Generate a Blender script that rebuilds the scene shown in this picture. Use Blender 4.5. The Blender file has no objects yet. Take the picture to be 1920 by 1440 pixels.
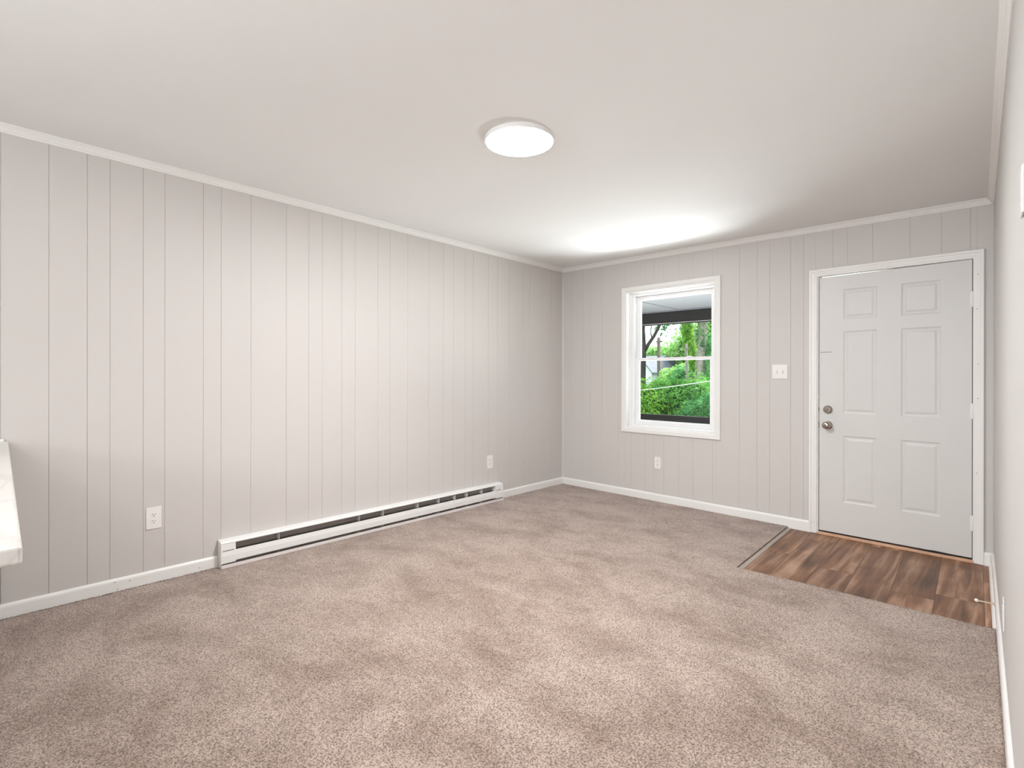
import bpy, bmesh, math, random
from mathutils import Vector, Matrix
R = math.radians
rnd = random.Random(7)
SC = bpy.context.scene
COL = SC.collection

# ------------------------------------------------------------------ camera
cam_d = bpy.data.cameras.new('camera'); cam = bpy.data.objects.new('camera', cam_d); COL.objects.link(cam)
cam_d.sensor_fit = 'HORIZONTAL'; cam_d.sensor_width = 36.0
cam_d.lens = 36.0 * 983.95 / 1920.0
cam_d.shift_y = -(720.0 - 704.15) / 1920.0
cam_d.clip_start = 0.02; cam_d.clip_end = 200
cam.location = (3.7229, -4.8134, 1.25)
_a = R(43.2504); _r = R(0.0863); _t = R(-0.0239)
fw = Vector((-math.sin(_a), math.cos(_a), 0)); rt = Vector((math.cos(_a), math.sin(_a), 0)); up = Vector((0, 0, 1))
fw2 = fw * math.cos(_t) + up * math.sin(_t); up2 = up * math.cos(_t) - fw * math.sin(_t)
rt3 = rt * math.cos(_r) + up2 * math.sin(_r); up3 = up2 * math.cos(_r) - rt * math.sin(_r)
M = Matrix((rt3, up3, -fw2)).transposed().to_4x4(); M.translation = cam.location
cam.matrix_world = M
SC.camera = cam

# ------------------------------------------------------------------ world, sun, fill lights, exposure
W = bpy.data.worlds.new('overcast_sky'); SC.world = W; W.use_nodes = True
nt = W.node_tree; bg = nt.nodes['Background']
SKY_STRENGTH = 2.3
SUN_POWER = 10.5
P_BOUNCE = 42.0
P_REAR = 36.0
P_PORCH = 55.0
P_YARD = 285.0
LAMP_EMIT = 186.0
KITCHEN_EMIT = 45.0
bg.inputs[0].default_value = (0.86, 0.93, 1.0, 1); bg.inputs[1].default_value = SKY_STRENGTH
sun_d = bpy.data.lights.new('sun', 'SUN'); sun = bpy.data.objects.new('sun', sun_d); COL.objects.link(sun)
sun_d.energy = SUN_POWER; sun_d.angle = R(6); sun_d.color = (1.0, 0.97, 0.92)
sun.rotation_euler = (R(-43), R(12), 0)
def area(name, loc, rot, sx, sy, power, color):
    d = bpy.data.lights.new(name, 'AREA'); o = bpy.data.objects.new(name, d); COL.objects.link(o)
    d.shape = 'RECTANGLE'; d.size = sx; d.size_y = sy; d.energy = power; d.color = color
    o.location = loc; o.rotation_euler = rot; return o
# unseen fill light added behind the camera, aimed up at the kitchen ceiling
area('ceiling_bounce_fill', (2.8, -6.25, 1.5), (R(180), 0, 0), 1.2, 1.0, P_BOUNCE, (0.94, 0.97, 1.0))
area('rear_fill_light', (3.0, -8.4, 2.0), (R(88), 0, 0), 1.3, 0.8, P_REAR, (0.90, 0.95, 1.0)).data.spread = R(110)  # added fill light behind the camera; the rear wall has no window
# added lamp standing in for daylight bounced off the porch floor through the front window
area('porch_bounce_fill', (1.30, 1.25, 0.05), (R(207), 0, 0), 3.4, 1.8, P_PORCH, (0.95, 0.98, 1.0))
# extra fill lamp added below the sill, in place of light from the yard
area('yard_bounce_fill', (1.1, 1.86, 0.26), (R(224), 0, 0), 3.6, 0.8, P_YARD, (0.93, 0.97, 1.0))
SC.view_settings.view_transform = 'Standard'; SC.view_settings.look = 'None'
SC.view_settings.gamma = 1.0; SC.view_settings.use_curve_mapping = False
SC.view_settings.exposure = 0.29

# ------------------------------------------------------------------ room numbers
BS = R(-1.8031)                 # back wall turn
RS = R(1.6984)                  # right wall turn
RX = 3.665                      # right wall at y = 0
YR = -8.6                       # rear wall
def zc(x, y): return 2.477 - 0.0138 * x - 0.0101 * y

# ------------------------------------------------------------------ materials
def s2l(c):
    return tuple(((v / 255) / 12.92 if v / 255 <= 0.04045 else (((v / 255) + 0.055) / 1.055) ** 2.4) for v in c)
def mat(name, rgb, rough=0.5, metal=0.0, noise=None, bump=None, spec=0.5, emit=None, coat=0.0):
    """rgb as sRGB bytes; noise=(scale, amount) mottles; bump=(scale, strength, distance)"""
    m = bpy.data.materials.new(name); m.use_nodes = True
    t = m.node_tree; b = t.nodes['Principled BSDF']
    c = s2l(rgb)
    b.inputs['Base Color'].default_value = (*c, 1); b.inputs['Roughness'].default_value = rough
    b.inputs['Metallic'].default_value = metal; b.inputs['Specular IOR Level'].default_value = spec
    b.inputs['Coat Weight'].default_value = coat
    tc = t.nodes.new('ShaderNodeTexCoord')
    if noise:
        n = t.nodes.new('ShaderNodeTexNoise'); n.inputs['Scale'].default_value = noise[0]; n.inputs['Detail'].default_value = 5
        t.links.new(tc.outputs['Object'], n.inputs['Vector'])
        r = t.nodes.new('ShaderNodeValToRGB'); a = noise[1]
        r.color_ramp.elements[0].position = 0.3; r.color_ramp.elements[1].position = 0.7
        r.color_ramp.elements[0].color = (*[v * (1 - a) for v in c], 1); r.color_ramp.elements[1].color = (*[min(1, v * (1 + a)) for v in c], 1)
        t.links.new(n.outputs['Fac'], r.inputs['Fac']); t.links.new(r.outputs['Color'], b.inputs['Base Color'])
    if bump:
        n = t.nodes.new('ShaderNodeTexNoise'); n.inputs['Scale'].default_value = bump[0]; n.inputs['Detail'].default_value = 3
        t.links.new(tc.outputs['Object'], n.inputs['Vector'])
        bp = t.nodes.new('ShaderNodeBump'); bp.inputs['Strength'].default_value = bump[1]; bp.inputs['Distance'].default_value = bump[2]
        t.links.new(n.outputs['Fac'], bp.inputs['Height']); t.links.new(bp.outputs['Normal'], b.inputs['Normal'])
    if emit:
        b.inputs['Emission Color'].default_value = (*emit[0], 1); b.inputs['Emission Strength'].default_value = emit[1]
    return m

M_wall = mat('greige_wall_paint', (208, 203, 199), 0.55, noise=(1.2, 0.012), bump=(60, 0.06, 0.002), spec=0.35)
M_drywall = mat('greige_drywall_paint', (205, 202, 199), 0.6, noise=(1.5, 0.012), bump=(90, 0.05, 0.002), spec=0.3)
M_ceil = mat('ceiling_paint', (239, 239, 238), 0.75, noise=(0.9, 0.012), bump=(70, 0.06, 0.002), spec=0.2)
M_trim = mat('white_trim_paint', (238, 236, 233), 0.38, noise=(6, 0.012), spec=0.45)
M_door = mat('white_door_paint', (216, 214, 211), 0.42, noise=(3, 0.012), bump=(200, 0.03, 0.001), spec=0.45)
M_vinylwhite = mat('white_window_vinyl', (240, 240, 240), 0.35, spec=0.45)
M_plastic = mat('white_outlet_plastic', (238, 234, 231), 0.35, spec=0.5)
M_slot = mat('dark_slot', (38, 34, 32), 0.7)
M_nickel = mat('satin_nickel', (178, 168, 160), 0.24, metal=1.0, bump=(40, 0.04, 0.002))
M_dkmetal = mat('dark_latch_metal', (60, 56, 52), 0.45, metal=0.8)
M_heat = mat('white_heater_enamel', (238, 236, 234), 0.35, spec=0.5)
M_heatlip = mat('heater_lower_lip_enamel', (222, 213, 211), 0.4, spec=0.45)
M_heatin = mat('grey_heater_inside', (176, 168, 162), 0.6)
M_fin = mat('aluminium_fins', (190, 186, 182), 0.35, metal=0.9)
M_gapdark = mat('dark_gap_shade', (44, 30, 24), 0.8)
M_scuff = mat('bare_latch_mark', (176, 158, 150), 0.6)
M_hole = mat('nail_hole_dark', (84, 76, 70), 0.9)
M_strip = mat('grey_transition_strip', (168, 158, 148), 0.5, noise=(20, 0.08))
M_threshold = mat('raw_pine_threshold', (214, 172, 142), 0.6, noise=(14, 0.12))
M_blackwood = mat('black_painted_wood', (20, 19, 19), 0.7, noise=(5, 0.1), spec=0.12)
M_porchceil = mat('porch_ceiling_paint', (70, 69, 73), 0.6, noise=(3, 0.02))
M_deck = mat('pale_porch_concrete', (222, 221, 220), 0.7, noise=(6, 0.06))
M_siding = mat('pale_house_siding', (222, 228, 232), 0.6)
M_roofing = mat('grey_roof_shingle', (96, 102, 114), 0.8, noise=(4, 0.12))
M_bark = mat('grey_brown_bark', (92, 84, 74), 0.9, noise=(8, 0.3), bump=(20, 0.6, 0.02))
M_barkdark = mat('dark_wet_bark', (52, 50, 46), 0.9, noise=(8, 0.3), bump=(20, 0.6, 0.02))
M_barkpale = mat('pale_grey_bark', (158, 150, 140), 0.9, noise=(10, 0.25), bump=(24, 0.6, 0.02))
M_pole = mat('weathered_pole_wood', (136, 132, 128), 0.9, noise=(8, 0.2))
M_cable = mat('white_cable_sheath', (225, 230, 228), 0.4)
M_grass = mat('lawn_ground', (92, 122, 60), 0.95, noise=(2.5, 0.35))
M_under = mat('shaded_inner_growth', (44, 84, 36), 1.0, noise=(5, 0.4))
M_stopball = mat('white_rubber_tip', (236, 228, 222), 0.5)
M_stoprod = mat('tan_painted_rod', (206, 186, 168), 0.5)

def leafmat(name, c1, c2, c3):
    m = bpy.data.materials.new(name); m.use_nodes = True; t = m.node_tree
    for n in list(t.nodes): t.nodes.remove(n)
    out = t.nodes.new('ShaderNodeOutputMaterial'); g = t.nodes.new('ShaderNodeNewGeometry')
    n = t.nodes.new('ShaderNodeTexNoise'); n.inputs['Scale'].default_value = 3.2; n.inputs['Detail'].default_value = 6; n.inputs['Roughness'].default_value = 0.75
    t.links.new(g.outputs['Position'], n.inputs['Vector'])
    r = t.nodes.new('ShaderNodeValToRGB'); e = r.color_ramp.elements
    e[0].position = 0.32; e[0].color = (*s2l(c1), 1); e[1].position = 0.68; e[1].color = (*s2l(c3), 1)
    k = e.new(0.5); k.color = (*s2l(c2), 1)
    t.links.new(n.outputs['Fac'], r.inputs['Fac'])
    d = t.nodes.new('ShaderNodeBsdfDiffuse'); tr = t.nodes.new('ShaderNodeBsdfTranslucent'); mx = t.nodes.new('ShaderNodeMixShader'); mx.inputs[0].default_value = 0.45
    t.links.new(r.outputs[0], d.inputs[0]); t.links.new(r.outputs[0], tr.inputs[0])
    t.links.new(d.outputs[0], mx.inputs[1]); t.links.new(tr.outputs[0], mx.inputs[2]); t.links.new(mx.outputs[0], out.inputs[0])
    return m
M_leafY = leafmat('yellow_green_leaves', (76, 132, 48), (136, 190, 74), (190, 228, 118))
M_leafG = leafmat('mid_green_leaves', (56, 114, 54), (104, 166, 78), (156, 208, 112))
M_leafB = leafmat('blue_green_leaves', (50, 108, 68), (92, 154, 94), (142, 196, 130))
M_leafP = leafmat('pale_far_leaves', (104, 160, 88), (152, 198, 114), (194, 226, 150))

def glassmat():
    m = bpy.data.materials.new('window_glass'); m.use_nodes = True; t = m.node_tree
    for n in list(t.nodes): t.nodes.remove(n)
    out = t.nodes.new('ShaderNodeOutputMaterial'); tr = t.nodes.new('ShaderNodeBsdfTransparent'); gl = t.nodes.new('ShaderNodeBsdfGlossy')
    gl.inputs['Roughness'].default_value = 0.01; tr.inputs[0].default_value = (0.97, 0.985, 0.98, 1)
    mx = t.nodes.new('ShaderNodeMixShader'); mx.inputs[0].default_value = 0.018; t.links.new(tr.outputs[0], mx.inputs[1]); t.links.new(gl.outputs[0], mx.inputs[2])
    t.links.new(mx.outputs[0], out.inputs[0]); return m
M_glass = glassmat()

def carpetmat():
    m = bpy.data.materials.new('beige_carpet_pile'); m.use_nodes = True; t = m.node_tree; b = t.nodes['Principled BSDF']
    b.inputs['Roughness'].default_value = 0.95; b.inputs['Specular IOR Level'].default_value = 0.1
    b.inputs['Sheen Weight'].default_value = 0.3; b.inputs['Sheen Roughness'].default_value = 0.5; b.inputs['Sheen Tint'].default_value = (0.9, 0.92, 0.96, 1)
    tc = t.nodes.new('ShaderNodeTexCoord')
    def noise(sc, det=2, rough=0.5, vec=None, dist=0.0):
        n = t.nodes.new('ShaderNodeTexNoise'); n.inputs['Scale'].default_value = sc; n.inputs['Detail'].default_value = det
        n.inputs['Roughness'].default_value = rough; n.inputs['Distortion'].default_value = dist
        t.links.new(vec or tc.outputs['Object'], n.inputs['Vector']); return n
    mp = t.nodes.new('ShaderNodeMapping'); mp.inputs['Rotation'].default_value = (0, 0, R(35)); mp.inputs['Scale'].default_value = (1.0, 1.5, 1)
    t.links.new(tc.outputs['Object'], mp.inputs['Vector'])
    big = noise(2.1, 6, 0.7, mp.outputs[0], 0.3); fine = noise(170, 3, 0.65); mid = noise(70, 2, 0.6)
    rb = t.nodes.new('ShaderNodeValToRGB'); e = rb.color_ramp.elements
    e[0].position = 0.32; e[0].color = (*s2l((156, 133, 118)), 1); e[1].position = 0.60; e[1].color = (*s2l((195, 175, 161)), 1)
    t.links.new(big.outputs['Fac'], rb.inputs['Fac'])
    rf = t.nodes.new('ShaderNodeValToRGB'); e = rf.color_ramp.elements
    e[0].position = 0.36; e[0].color = (0.28, 0.24, 0.215, 1); e[1].position = 0.60; e[1].color = (1.25, 1.25, 1.25, 1)
    t.links.new(fine.outputs['Fac'], rf.inputs['Fac'])
    mx = t.nodes.new('ShaderNodeMix'); mx.data_type = 'RGBA'; mx.blend_type = 'MULTIPLY'; mx.inputs['Factor'].default_value = 1.0
    t.links.new(rb.outputs[0], mx.inputs['A']); t.links.new(rf.outputs[0], mx.inputs['B'])
    t.links.new(mx.outputs['Result'], b.inputs['Base Color'])
    ad = t.nodes.new('ShaderNodeMath'); ad.operation = 'ADD'; t.links.new(fine.outputs['Fac'], ad.inputs[0]); t.links.new(mid.outputs['Fac'], ad.inputs[1])
    bp = t.nodes.new('ShaderNodeBump'); bp.inputs['Strength'].default_value = 0.9; bp.inputs['Distance'].default_value = 0.008
    t.links.new(ad.outputs[0], bp.inputs['Height']); t.links.new(bp.outputs[0], b.inputs['Normal'])
    return m
M_carpet = carpetmat()

def plankmat():
    m = bpy.data.materials.new('rustic_wood_vinyl'); m.use_nodes = True; t = m.node_tree; b = t.nodes['Principled BSDF']
    b.inputs['Roughness'].default_value = 0.42; b.inputs['Specular IOR Level'].default_value = 0.4
    tc = t.nodes.new('ShaderNodeTexCoord'); oi = t.nodes.new('ShaderNodeObjectInfo')
    off = t.nodes.new('ShaderNodeVectorMath'); off.operation = 'ADD'
    mul = t.nodes.new('ShaderNodeVectorMath'); mul.operation = 'SCALE'; mul.inputs[0].default_value = (13, 29, 7)
    t.links.new(oi.outputs['Random'], mul.inputs['Scale'])
    t.links.new(tc.outputs['Object'], off.inputs[0]); t.links.new(mul.outputs[0], off.inputs[1])
    mp = t.nodes.new('ShaderNodeMapping'); mp.inputs['Scale'].default_value = (20, 1.3, 1); t.links.new(off.outputs[0], mp.inputs['Vector'])
    n = t.nodes.new('ShaderNodeTexNoise'); n.inputs['Scale'].default_value = 1.0; n.inputs['Detail'].default_value = 7; n.inputs['Distortion'].default_value = 0.55
    t.links.new(mp.outputs[0], n.inputs['Vector'])
    n2 = t.nodes.new('ShaderNodeTexNoise'); n2.inputs['Scale'].default_value = 4.0; n2.inputs['Detail'].default_value = 3; t.links.new(off.outputs[0], n2.inputs['Vector'])
    r = t.nodes.new('ShaderNodeValToRGB'); e = r.color_ramp.elements
    e[0].position = 0.30; e[0].color = (*s2l((84, 58, 42)), 1); e[1].position = 0.70; e[1].color = (*s2l((176, 146, 124)), 1)
    k = e.new(0.5); k.color = (*s2l((130, 96, 73)), 1)
    t.links.new(n.outputs['Fac'], r.inputs['Fac'])
    r2 = t.nodes.new('ShaderNodeValToRGB'); e = r2.color_ramp.elements
    e[0].position = 0.3; e[0].color = (0.72, 0.66, 0.62, 1); e[1].position = 0.7; e[1].color = (1.2, 1.2, 1.22, 1)
    t.links.new(n2.outputs['Fac'], r2.inputs['Fac'])
    mx = t.nodes.new('ShaderNodeMix'); mx.data_type = 'RGBA'; mx.blend_type = 'MULTIPLY'; mx.inputs['Factor'].default_value = 1
    t.links.new(r.outputs[0], mx.inputs['A']); t.links.new(r2.outputs[0], mx.inputs['B'])
    hs = t.nodes.new('ShaderNodeHueSaturation'); 
    ma = t.nodes.new('ShaderNodeMapRange'); ma.inputs['To Min'].default_value = 0.85; ma.inputs['To Max'].default_value = 1.4; hs.inputs['Saturation'].default_value = 1.08
    t.links.new(oi.outputs['Random'], ma.inputs['Value']); t.links.new(ma.outputs[0], hs.inputs['Value']); t.links.new(mx.outputs['Result'], hs.inputs['Color'])
    t.links.new(hs.outputs[0], b.inputs['Base Color'])
    bp = t.nodes.new('ShaderNodeBump'); bp.inputs['Strength'].default_value = 0.15; bp.inputs['Distance'].default_value = 0.002
    t.links.new(n.outputs['Fac'], bp.inputs['Height']); t.links.new(bp.outputs[0], b.inputs['Normal'])
    return m
M_plank = plankmat()

def marblemat():
    m = bpy.data.materials.new('white_marble_laminate'); m.use_nodes = True; t = m.node_tree; b = t.nodes['Principled BSDF']
    b.inputs['Roughness'].default_value = 0.3
    tc = t.nodes.new('ShaderNodeTexCoord'); mp = t.nodes.new('ShaderNodeMapping'); mp.inputs['Scale'].default_value = (1.2, 5, 3); mp.inputs['Rotation'].default_value = (0, 0, R(8))
    t.links.new(tc.outputs['Object'], mp.inputs['Vector'])
    n = t.nodes.new('ShaderNodeTexNoise'); n.inputs['Scale'].default_value = 2.2; n.inputs['Detail'].default_value = 8; n.inputs['Distortion'].default_value = 0.5
    t.links.new(mp.outputs[0], n.inputs['Vector'])
    r = t.nodes.new('ShaderNodeValToRGB'); e = r.color_ramp.elements
    e[0].position = 0.42; e[0].color = (*s2l((222, 219, 214)), 1); e[1].position = 0.54; e[1].color = (*s2l((224, 221, 216)), 1)
    k = e.new(0.49); k.color = (*s2l((212, 207, 202)), 1)
    t.links.new(n.outputs['Fac'], r.inputs['Fac']); t.links.new(r.outputs[0], b.inputs['Base Color']); return m
M_marble = marblemat()

def emitmat(name, col, strength):
    m = bpy.data.materials.new(name); m.use_nodes = True; t = m.node_tree
    for n in list(t.nodes): t.nodes.remove(n)
    out = t.nodes.new('ShaderNodeOutputMaterial'); e = t.nodes.new('ShaderNodeEmission'); e.inputs[0].default_value = (*col, 1); e.inputs[1].default_value = strength
    t.links.new(e.outputs[0], out.inputs[0]); return m
M_lamp = emitmat('lit_diffuser', (0.97, 0.985, 1.0), LAMP_EMIT)
M_lamp2 = emitmat('lit_kitchen_diffuser', (1.0, 0.98, 0.96), KITCHEN_EMIT)

# ------------------------------------------------------------------ mesh helpers
class MB:
    def __init__(s): s.v = []; s.f = []
    def add(s, vs, fs):
        o = len(s.v); s.v += [tuple(v) for v in vs]; s.f += [tuple(i + o for i in f) for f in fs]; return s
    def box(s, x0, x1, y0, y1, z0, z1):
        return s.add([(x0,y0,z0),(x1,y0,z0),(x1,y1,z0),(x0,y1,z0),(x0,y0,z1),(x1,y0,z1),(x1,y1,z1),(x0,y1,z1)],
                     [(0,3,2,1),(4,5,6,7),(0,1,5,4),(1,2,6,5),(2,3,7,6),(3,0,4,7)])
    def prism(s, A, B):            # two matching loops
        n = len(A)
        return s.add(list(A) + list(B), [tuple(range(n))[::-1], tuple(range(n, 2 * n))] + [(i, (i + 1) % n, n + (i + 1) % n, n + i) for i in range(n)])
    def lathe(s, prof, n=32, c=(0,0,0), axis='z', caps=True):
        """prof list of (r, h)"""
        vs = []; fs = []
        for (r, h) in prof:
            for k in range(n):
                a = 2 * math.pi * k / n; p = (r * math.cos(a), r * math.sin(a), h)
                if axis == 'y': p = (p[0], p[2], p[1])
                if axis == 'x': p = (p[2], p[0], p[1])
                vs.append((p[0] + c[0], p[1] + c[1], p[2] + c[2]))
        for i in range(len(prof) - 1):
            for k in range(n): fs.append((i*n + k, i*n + (k+1) % n, (i+1)*n + (k+1) % n, (i+1)*n + k))
        if caps: fs.append(tuple(range(n))[::-1]); fs.append(tuple(range((len(prof)-1)*n, len(prof)*n)))
        return s.add(vs, fs)
    def tube(s, pts, rads, n=10):
        pts = [Vector(p) for p in pts]; vs = []; fs = []
        for i, p in enumerate(pts):
            d = (pts[min(i+1, len(pts)-1)] - pts[max(i-1, 0)]).normalized()
            a = d.orthogonal().normalized() if abs(d.z) > 0.9 else d.cross(Vector((0,0,1))).normalized()
            if abs(d.z) > 0.9: a = Vector((1,0,0)) - d * d.x; a.normalize()
            b = d.cross(a); r = rads[i] if isinstance(rads, (list, tuple)) else rads
            for k in range(n):
                t = 2*math.pi*k/n; vs.append(p + a*r*math.cos(t) + b*r*math.sin(t))
        for i in range(len(pts)-1):
            for k in range(n): fs.append((i*n+k, i*n+(k+1)%n, (i+1)*n+(k+1)%n, (i+1)*n+k))
        fs.append(tuple(range(n))[::-1]); fs.append(tuple(range((len(pts)-1)*n, len(pts)*n)))
        return s.add(vs, fs)
    def mesh(s, name, m, smooth=False):
        me = bpy.data.meshes.new(name); me.from_pydata(s.v, [], s.f); me.update()
        bm = bmesh.new(); bm.from_mesh(me); bmesh.ops.recalc_face_normals(bm, faces=bm.faces); bm.to_mesh(me); bm.free()
        me.materials.append(m)
        if smooth: me.polygons.foreach_set('use_smooth', [True]*len(me.polygons))
        return me
    def build(s, name, m, parent=None, bevel=0, smooth=False, seg=2, raw=False):
        o = bpy.data.objects.new(name, s.mesh(name, m, smooth)); COL.objects.link(o)
        if parent: o.parent = parent
        if bevel:
            b = o.modifiers.new('bevel', 'BEVEL'); b.width = bevel; b.segments = seg; b.limit_method = 'ANGLE'; b.angle_limit = R(35)
        return o
def smooth_angle(o, ang=40):
    o.data.polygons.foreach_set('use_smooth', [True]*len(o.data.polygons)); 
    o.data.set_sharp_from_angle(angle=R(ang)) if hasattr(o.data, 'set_sharp_from_angle') else None
def struct(o): o['kind'] = 'structure'; return o
def tag(o, label, cat, group=None):
    o['label'] = label; o['category'] = cat
    if group: o['group'] = group
    return o
def empty(name, loc=(0,0,0), rz=0):
    o = bpy.data.objects.new(name, None); COL.objects.link(o); o.location = loc; o.rotation_euler = (0,0,rz); o.empty_display_size = 0.1; return o
def place(o, loc, rz): o.location = loc; o.rotation_euler = (0,0,rz); return o
# wall frames: local x runs along the wall, local -y points into the room, local z up
BACK = ((0,0,0), BS); LEFT = ((0,0,0), R(90)); RIGHT = ((RX,0,0), R(-90) + RS)
def to_world(frame, x, y):
    (lx, ly, lz), a = frame; return lx + x*math.cos(a) - y*math.sin(a), ly + x*math.sin(a) + y*math.cos(a)

# ------------------------------------------------------------------ floor slab, ceiling
fl = struct(MB().box(-0.2, 4.2, YR - 0.2, 0.02, -0.16, -0.0115).build('floor', M_strip))
cx0, cx1, cy0, cy1 = -0.2, 4.2, YR - 0.2, 0.2
cb = [(cx0, cy0, zc(cx0, cy0)), (cx1, cy0, zc(cx1, cy0)), (cx1, cy1, zc(cx1, cy1)), (cx0, cy1, zc(cx0, cy1))]
struct(MB().prism(cb, [(x, y, z + 0.15) for x, y, z in cb]).build('ceiling', M_ceil))

# ------------------------------------------------------------------ walls with boards
def frame_ceiling(frame, x, y=0.0):
    wx, wy = to_world(frame, x, y); return zc(wx, wy)
def slab_pieces(mb, a, b, holes, frame, y0, y1, zb=-0.01, zpad=0.0, ztop=None):
    """vertical slab a..b between y0 and y1, cut by holes (u0,u1,z0,z1)"""
    cuts = sorted({a, b} | {h[0] for h in holes if a < h[0] < b} | {h[1] for h in holes if a < h[1] < b})
    for u0, u1 in zip(cuts[:-1], cuts[1:]):
        mid = (u0 + u1) / 2; hs = [h for h in holes if h[0] < mid < h[1]]
        lo = zb; spans = []
        for h in sorted(hs, key=lambda q: q[2]):
            if h[2] > lo: spans.append((lo, h[2]))
            lo = h[3]
        spans.append((lo, None))
        for z0, z1 in spans:
            za = (z1 if z1 is not None else frame_ceiling(frame, u0) + zpad); zb2 = (z1 if z1 is not None else frame_ceiling(frame, u1) + zpad)
            mb.prism([(u0,y0,z0),(u1,y0,z0),(u1,y0,zb2),(u0,y0,za)], [(u0,y1,z0),(u1,y1,z0),(u1,y1,zb2),(u0,y1,za)])
def board(parent, a, b, holes, frame, g=0.0008):
    mb = MB(); slab_pieces(mb, a + g, b - g, holes, frame, 0.0, 0.0022, zpad=0.0)
    o = mb.build('panel_board', M_wall, parent, bevel=0.0018, seg=1); return o

WIN = (0.845, 1.802, 0.708, 2.122); DOOR = (2.615, 3.586, -0.02, 2.056)
# back wall
mb = MB(); slab_pieces(mb, -0.25, 3.95, [WIN, DOOR], BACK, 0.0023, 0.165, zb=-0.012, zpad=0.05)
wb = struct(place(mb.build('wall_back', M_wall), *BACK))
bseams = [0.003, 0.13, 0.29, 0.395, 0.55, 0.757, 0.912, 1.073, 1.17, 1.279, 1.437, 1.583, 1.773, 2.012, 2.163, 2.266, 2.43, 2.527, 2.735, 2.834, 2.997, 3.222, 3.398, 3.552, 3.668]
for a, b in zip(bseams[:-1], bseams[1:]): board(wb, a, b, [WIN, DOOR], BACK)
# left wall
mb = MB(); slab_pieces(mb, YR, 0.25, [], LEFT, 0.0023, 0.15, zb=-0.012, zpad=0.05)
wl = struct(place(mb.build('wall_left', M_wall), *LEFT))
lseams = [-6.277, -6.092, -5.931, -5.83, -5.67, -5.56, -5.35, -5.245, -5.06, -4.82, -4.652, -4.467, -4.306, -4.204, -4.046, -3.936, -3.726, -3.622, -3.437, -3.197, -3.033, -2.928, -2.769, -2.655, -2.451,
          -2.336, -2.16, -1.933, -1.769, -1.649, -1.505, -1.399, -1.199, -1.072, -0.897, -0.69, -0.585, -0.38, -0.22, -0.003]
for a, b in zip(lseams[:-1], lseams[1:]): board(wl, a, b, [], LEFT)
board(wl, YR + 0.01, -6.277, [], LEFT)
# right wall: smooth drywall
mb = MB(); slab_pieces(mb, -0.02, 8.7, [], RIGHT, 0.0, 0.15, zb=-0.012, zpad=0.05)
wr = struct(place(mb.build('wall_right', M_drywall), *RIGHT))
mb = MB().box(-0.2, 4.2, YR - 0.15, YR, -0.012, 2.62); struct(mb.build('wall_rear', M_drywall))

# ------------------------------------------------------------------ crown moulding, baseboards
CROWN = [(0, 0.043), (0.006, 0.043), (0.009, 0.039), (0.009, 0.034), (0.014, 0.031), (0.019, 0.020), (0.022, 0.018), (0.022, 0.012), (0.029, 0.008), (0.033, 0.004), (0.033, 0), (0, 0)]
def run_profile(name, frame, x0, x1, prof, mi0=0, mi1=0, ceiling=False, m=M_trim):
    A, B = [], []
    for (w, d) in prof:
        xa = x0 + mi0 * w; xb = x1 - mi1 * w
        za = frame_ceiling(frame, xa, -w) - d if ceiling else d
        zb = frame_ceiling(frame, xb, -w) - d if ceiling else d
        A.append((xa, -w, za)); B.append((xb, -w, zb))
    return struct(place(MB().prism(A, B).build(name, m), *frame))
run_profile('trim_1', BACK, 0.0, 3.664, CROWN, 1, 1, True)
run_profile('trim_2', LEFT, YR, 0.0, CROWN, 0, 1, True)
run_profile('trim_3', RIGHT, 0.0, 8.6, CROWN, 1, 0, True)
BASE = [(0, 0.0), (0.013, 0.0), (0.013, 0.062), (0.0115, 0.070), (0.007, 0.077), (0.003, 0.080), (0, 0.080)]
def base(name, frame, x0, x1, mi0=0, mi1=0, zb=0.0):
    return run_profile(name, frame, x0, x1, [(w, z if z > 0 else zb) for w, z in BASE], mi0, mi1)
bb1 = base('baseboard_back', BACK, 0.0, 2.572, 1, 0, -0.009)
bb1b = base('baseboard_back', BACK, 3.621, 3.664, 0, 1, -0.009)
bl1 = base('baseboard_left', LEFT, -6.4, -3.644, 0, 0, -0.004)
bl2 = base('baseboard_left', LEFT, -1.050, 0.0, 0, 1, -0.004)
br = base('baseboard_right', RIGHT, 0.0, 8.55, 1, 0, -0.009)
SHOE = [(0.013, -0.008), (0.026, -0.008), (0.025, 0.002), (0.020, 0.010), (0.013, 0.013)]
struct(place(MB().prism([(0.015, -w, z) for w, z in SHOE], [(1.30, -w, z) for w, z in SHOE]).build('trim_4', M_trim), *RIGHT))
# nail holes in baseboards and casing
def dot(parent, x, z, w, r=0.003, name='nail_hole'):
    return MB().lathe([(r, -w), (r, -w - 0.0006)], 8, (x, 0, z), 'y').build(name, M_hole, parent)
for x, z in [(-4.183, 0.062), (-4.112, 0.052), (-3.75, 0.03), (-4.17, 0.02)]: dot(bl1, x, z, 0.0128, 0.0028)
# inside corner bead where the two panelled walls meet, and at the door side corner
struct(place(MB().prism([(0.0,0,0.08),(0.016,0,0.08),(0.0,-0.016,0.08)], [(0.0,0,2.43),(0.016,0,2.43),(0.0,-0.016,2.43)]).build('trim_5', M_wall), *BACK))

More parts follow.
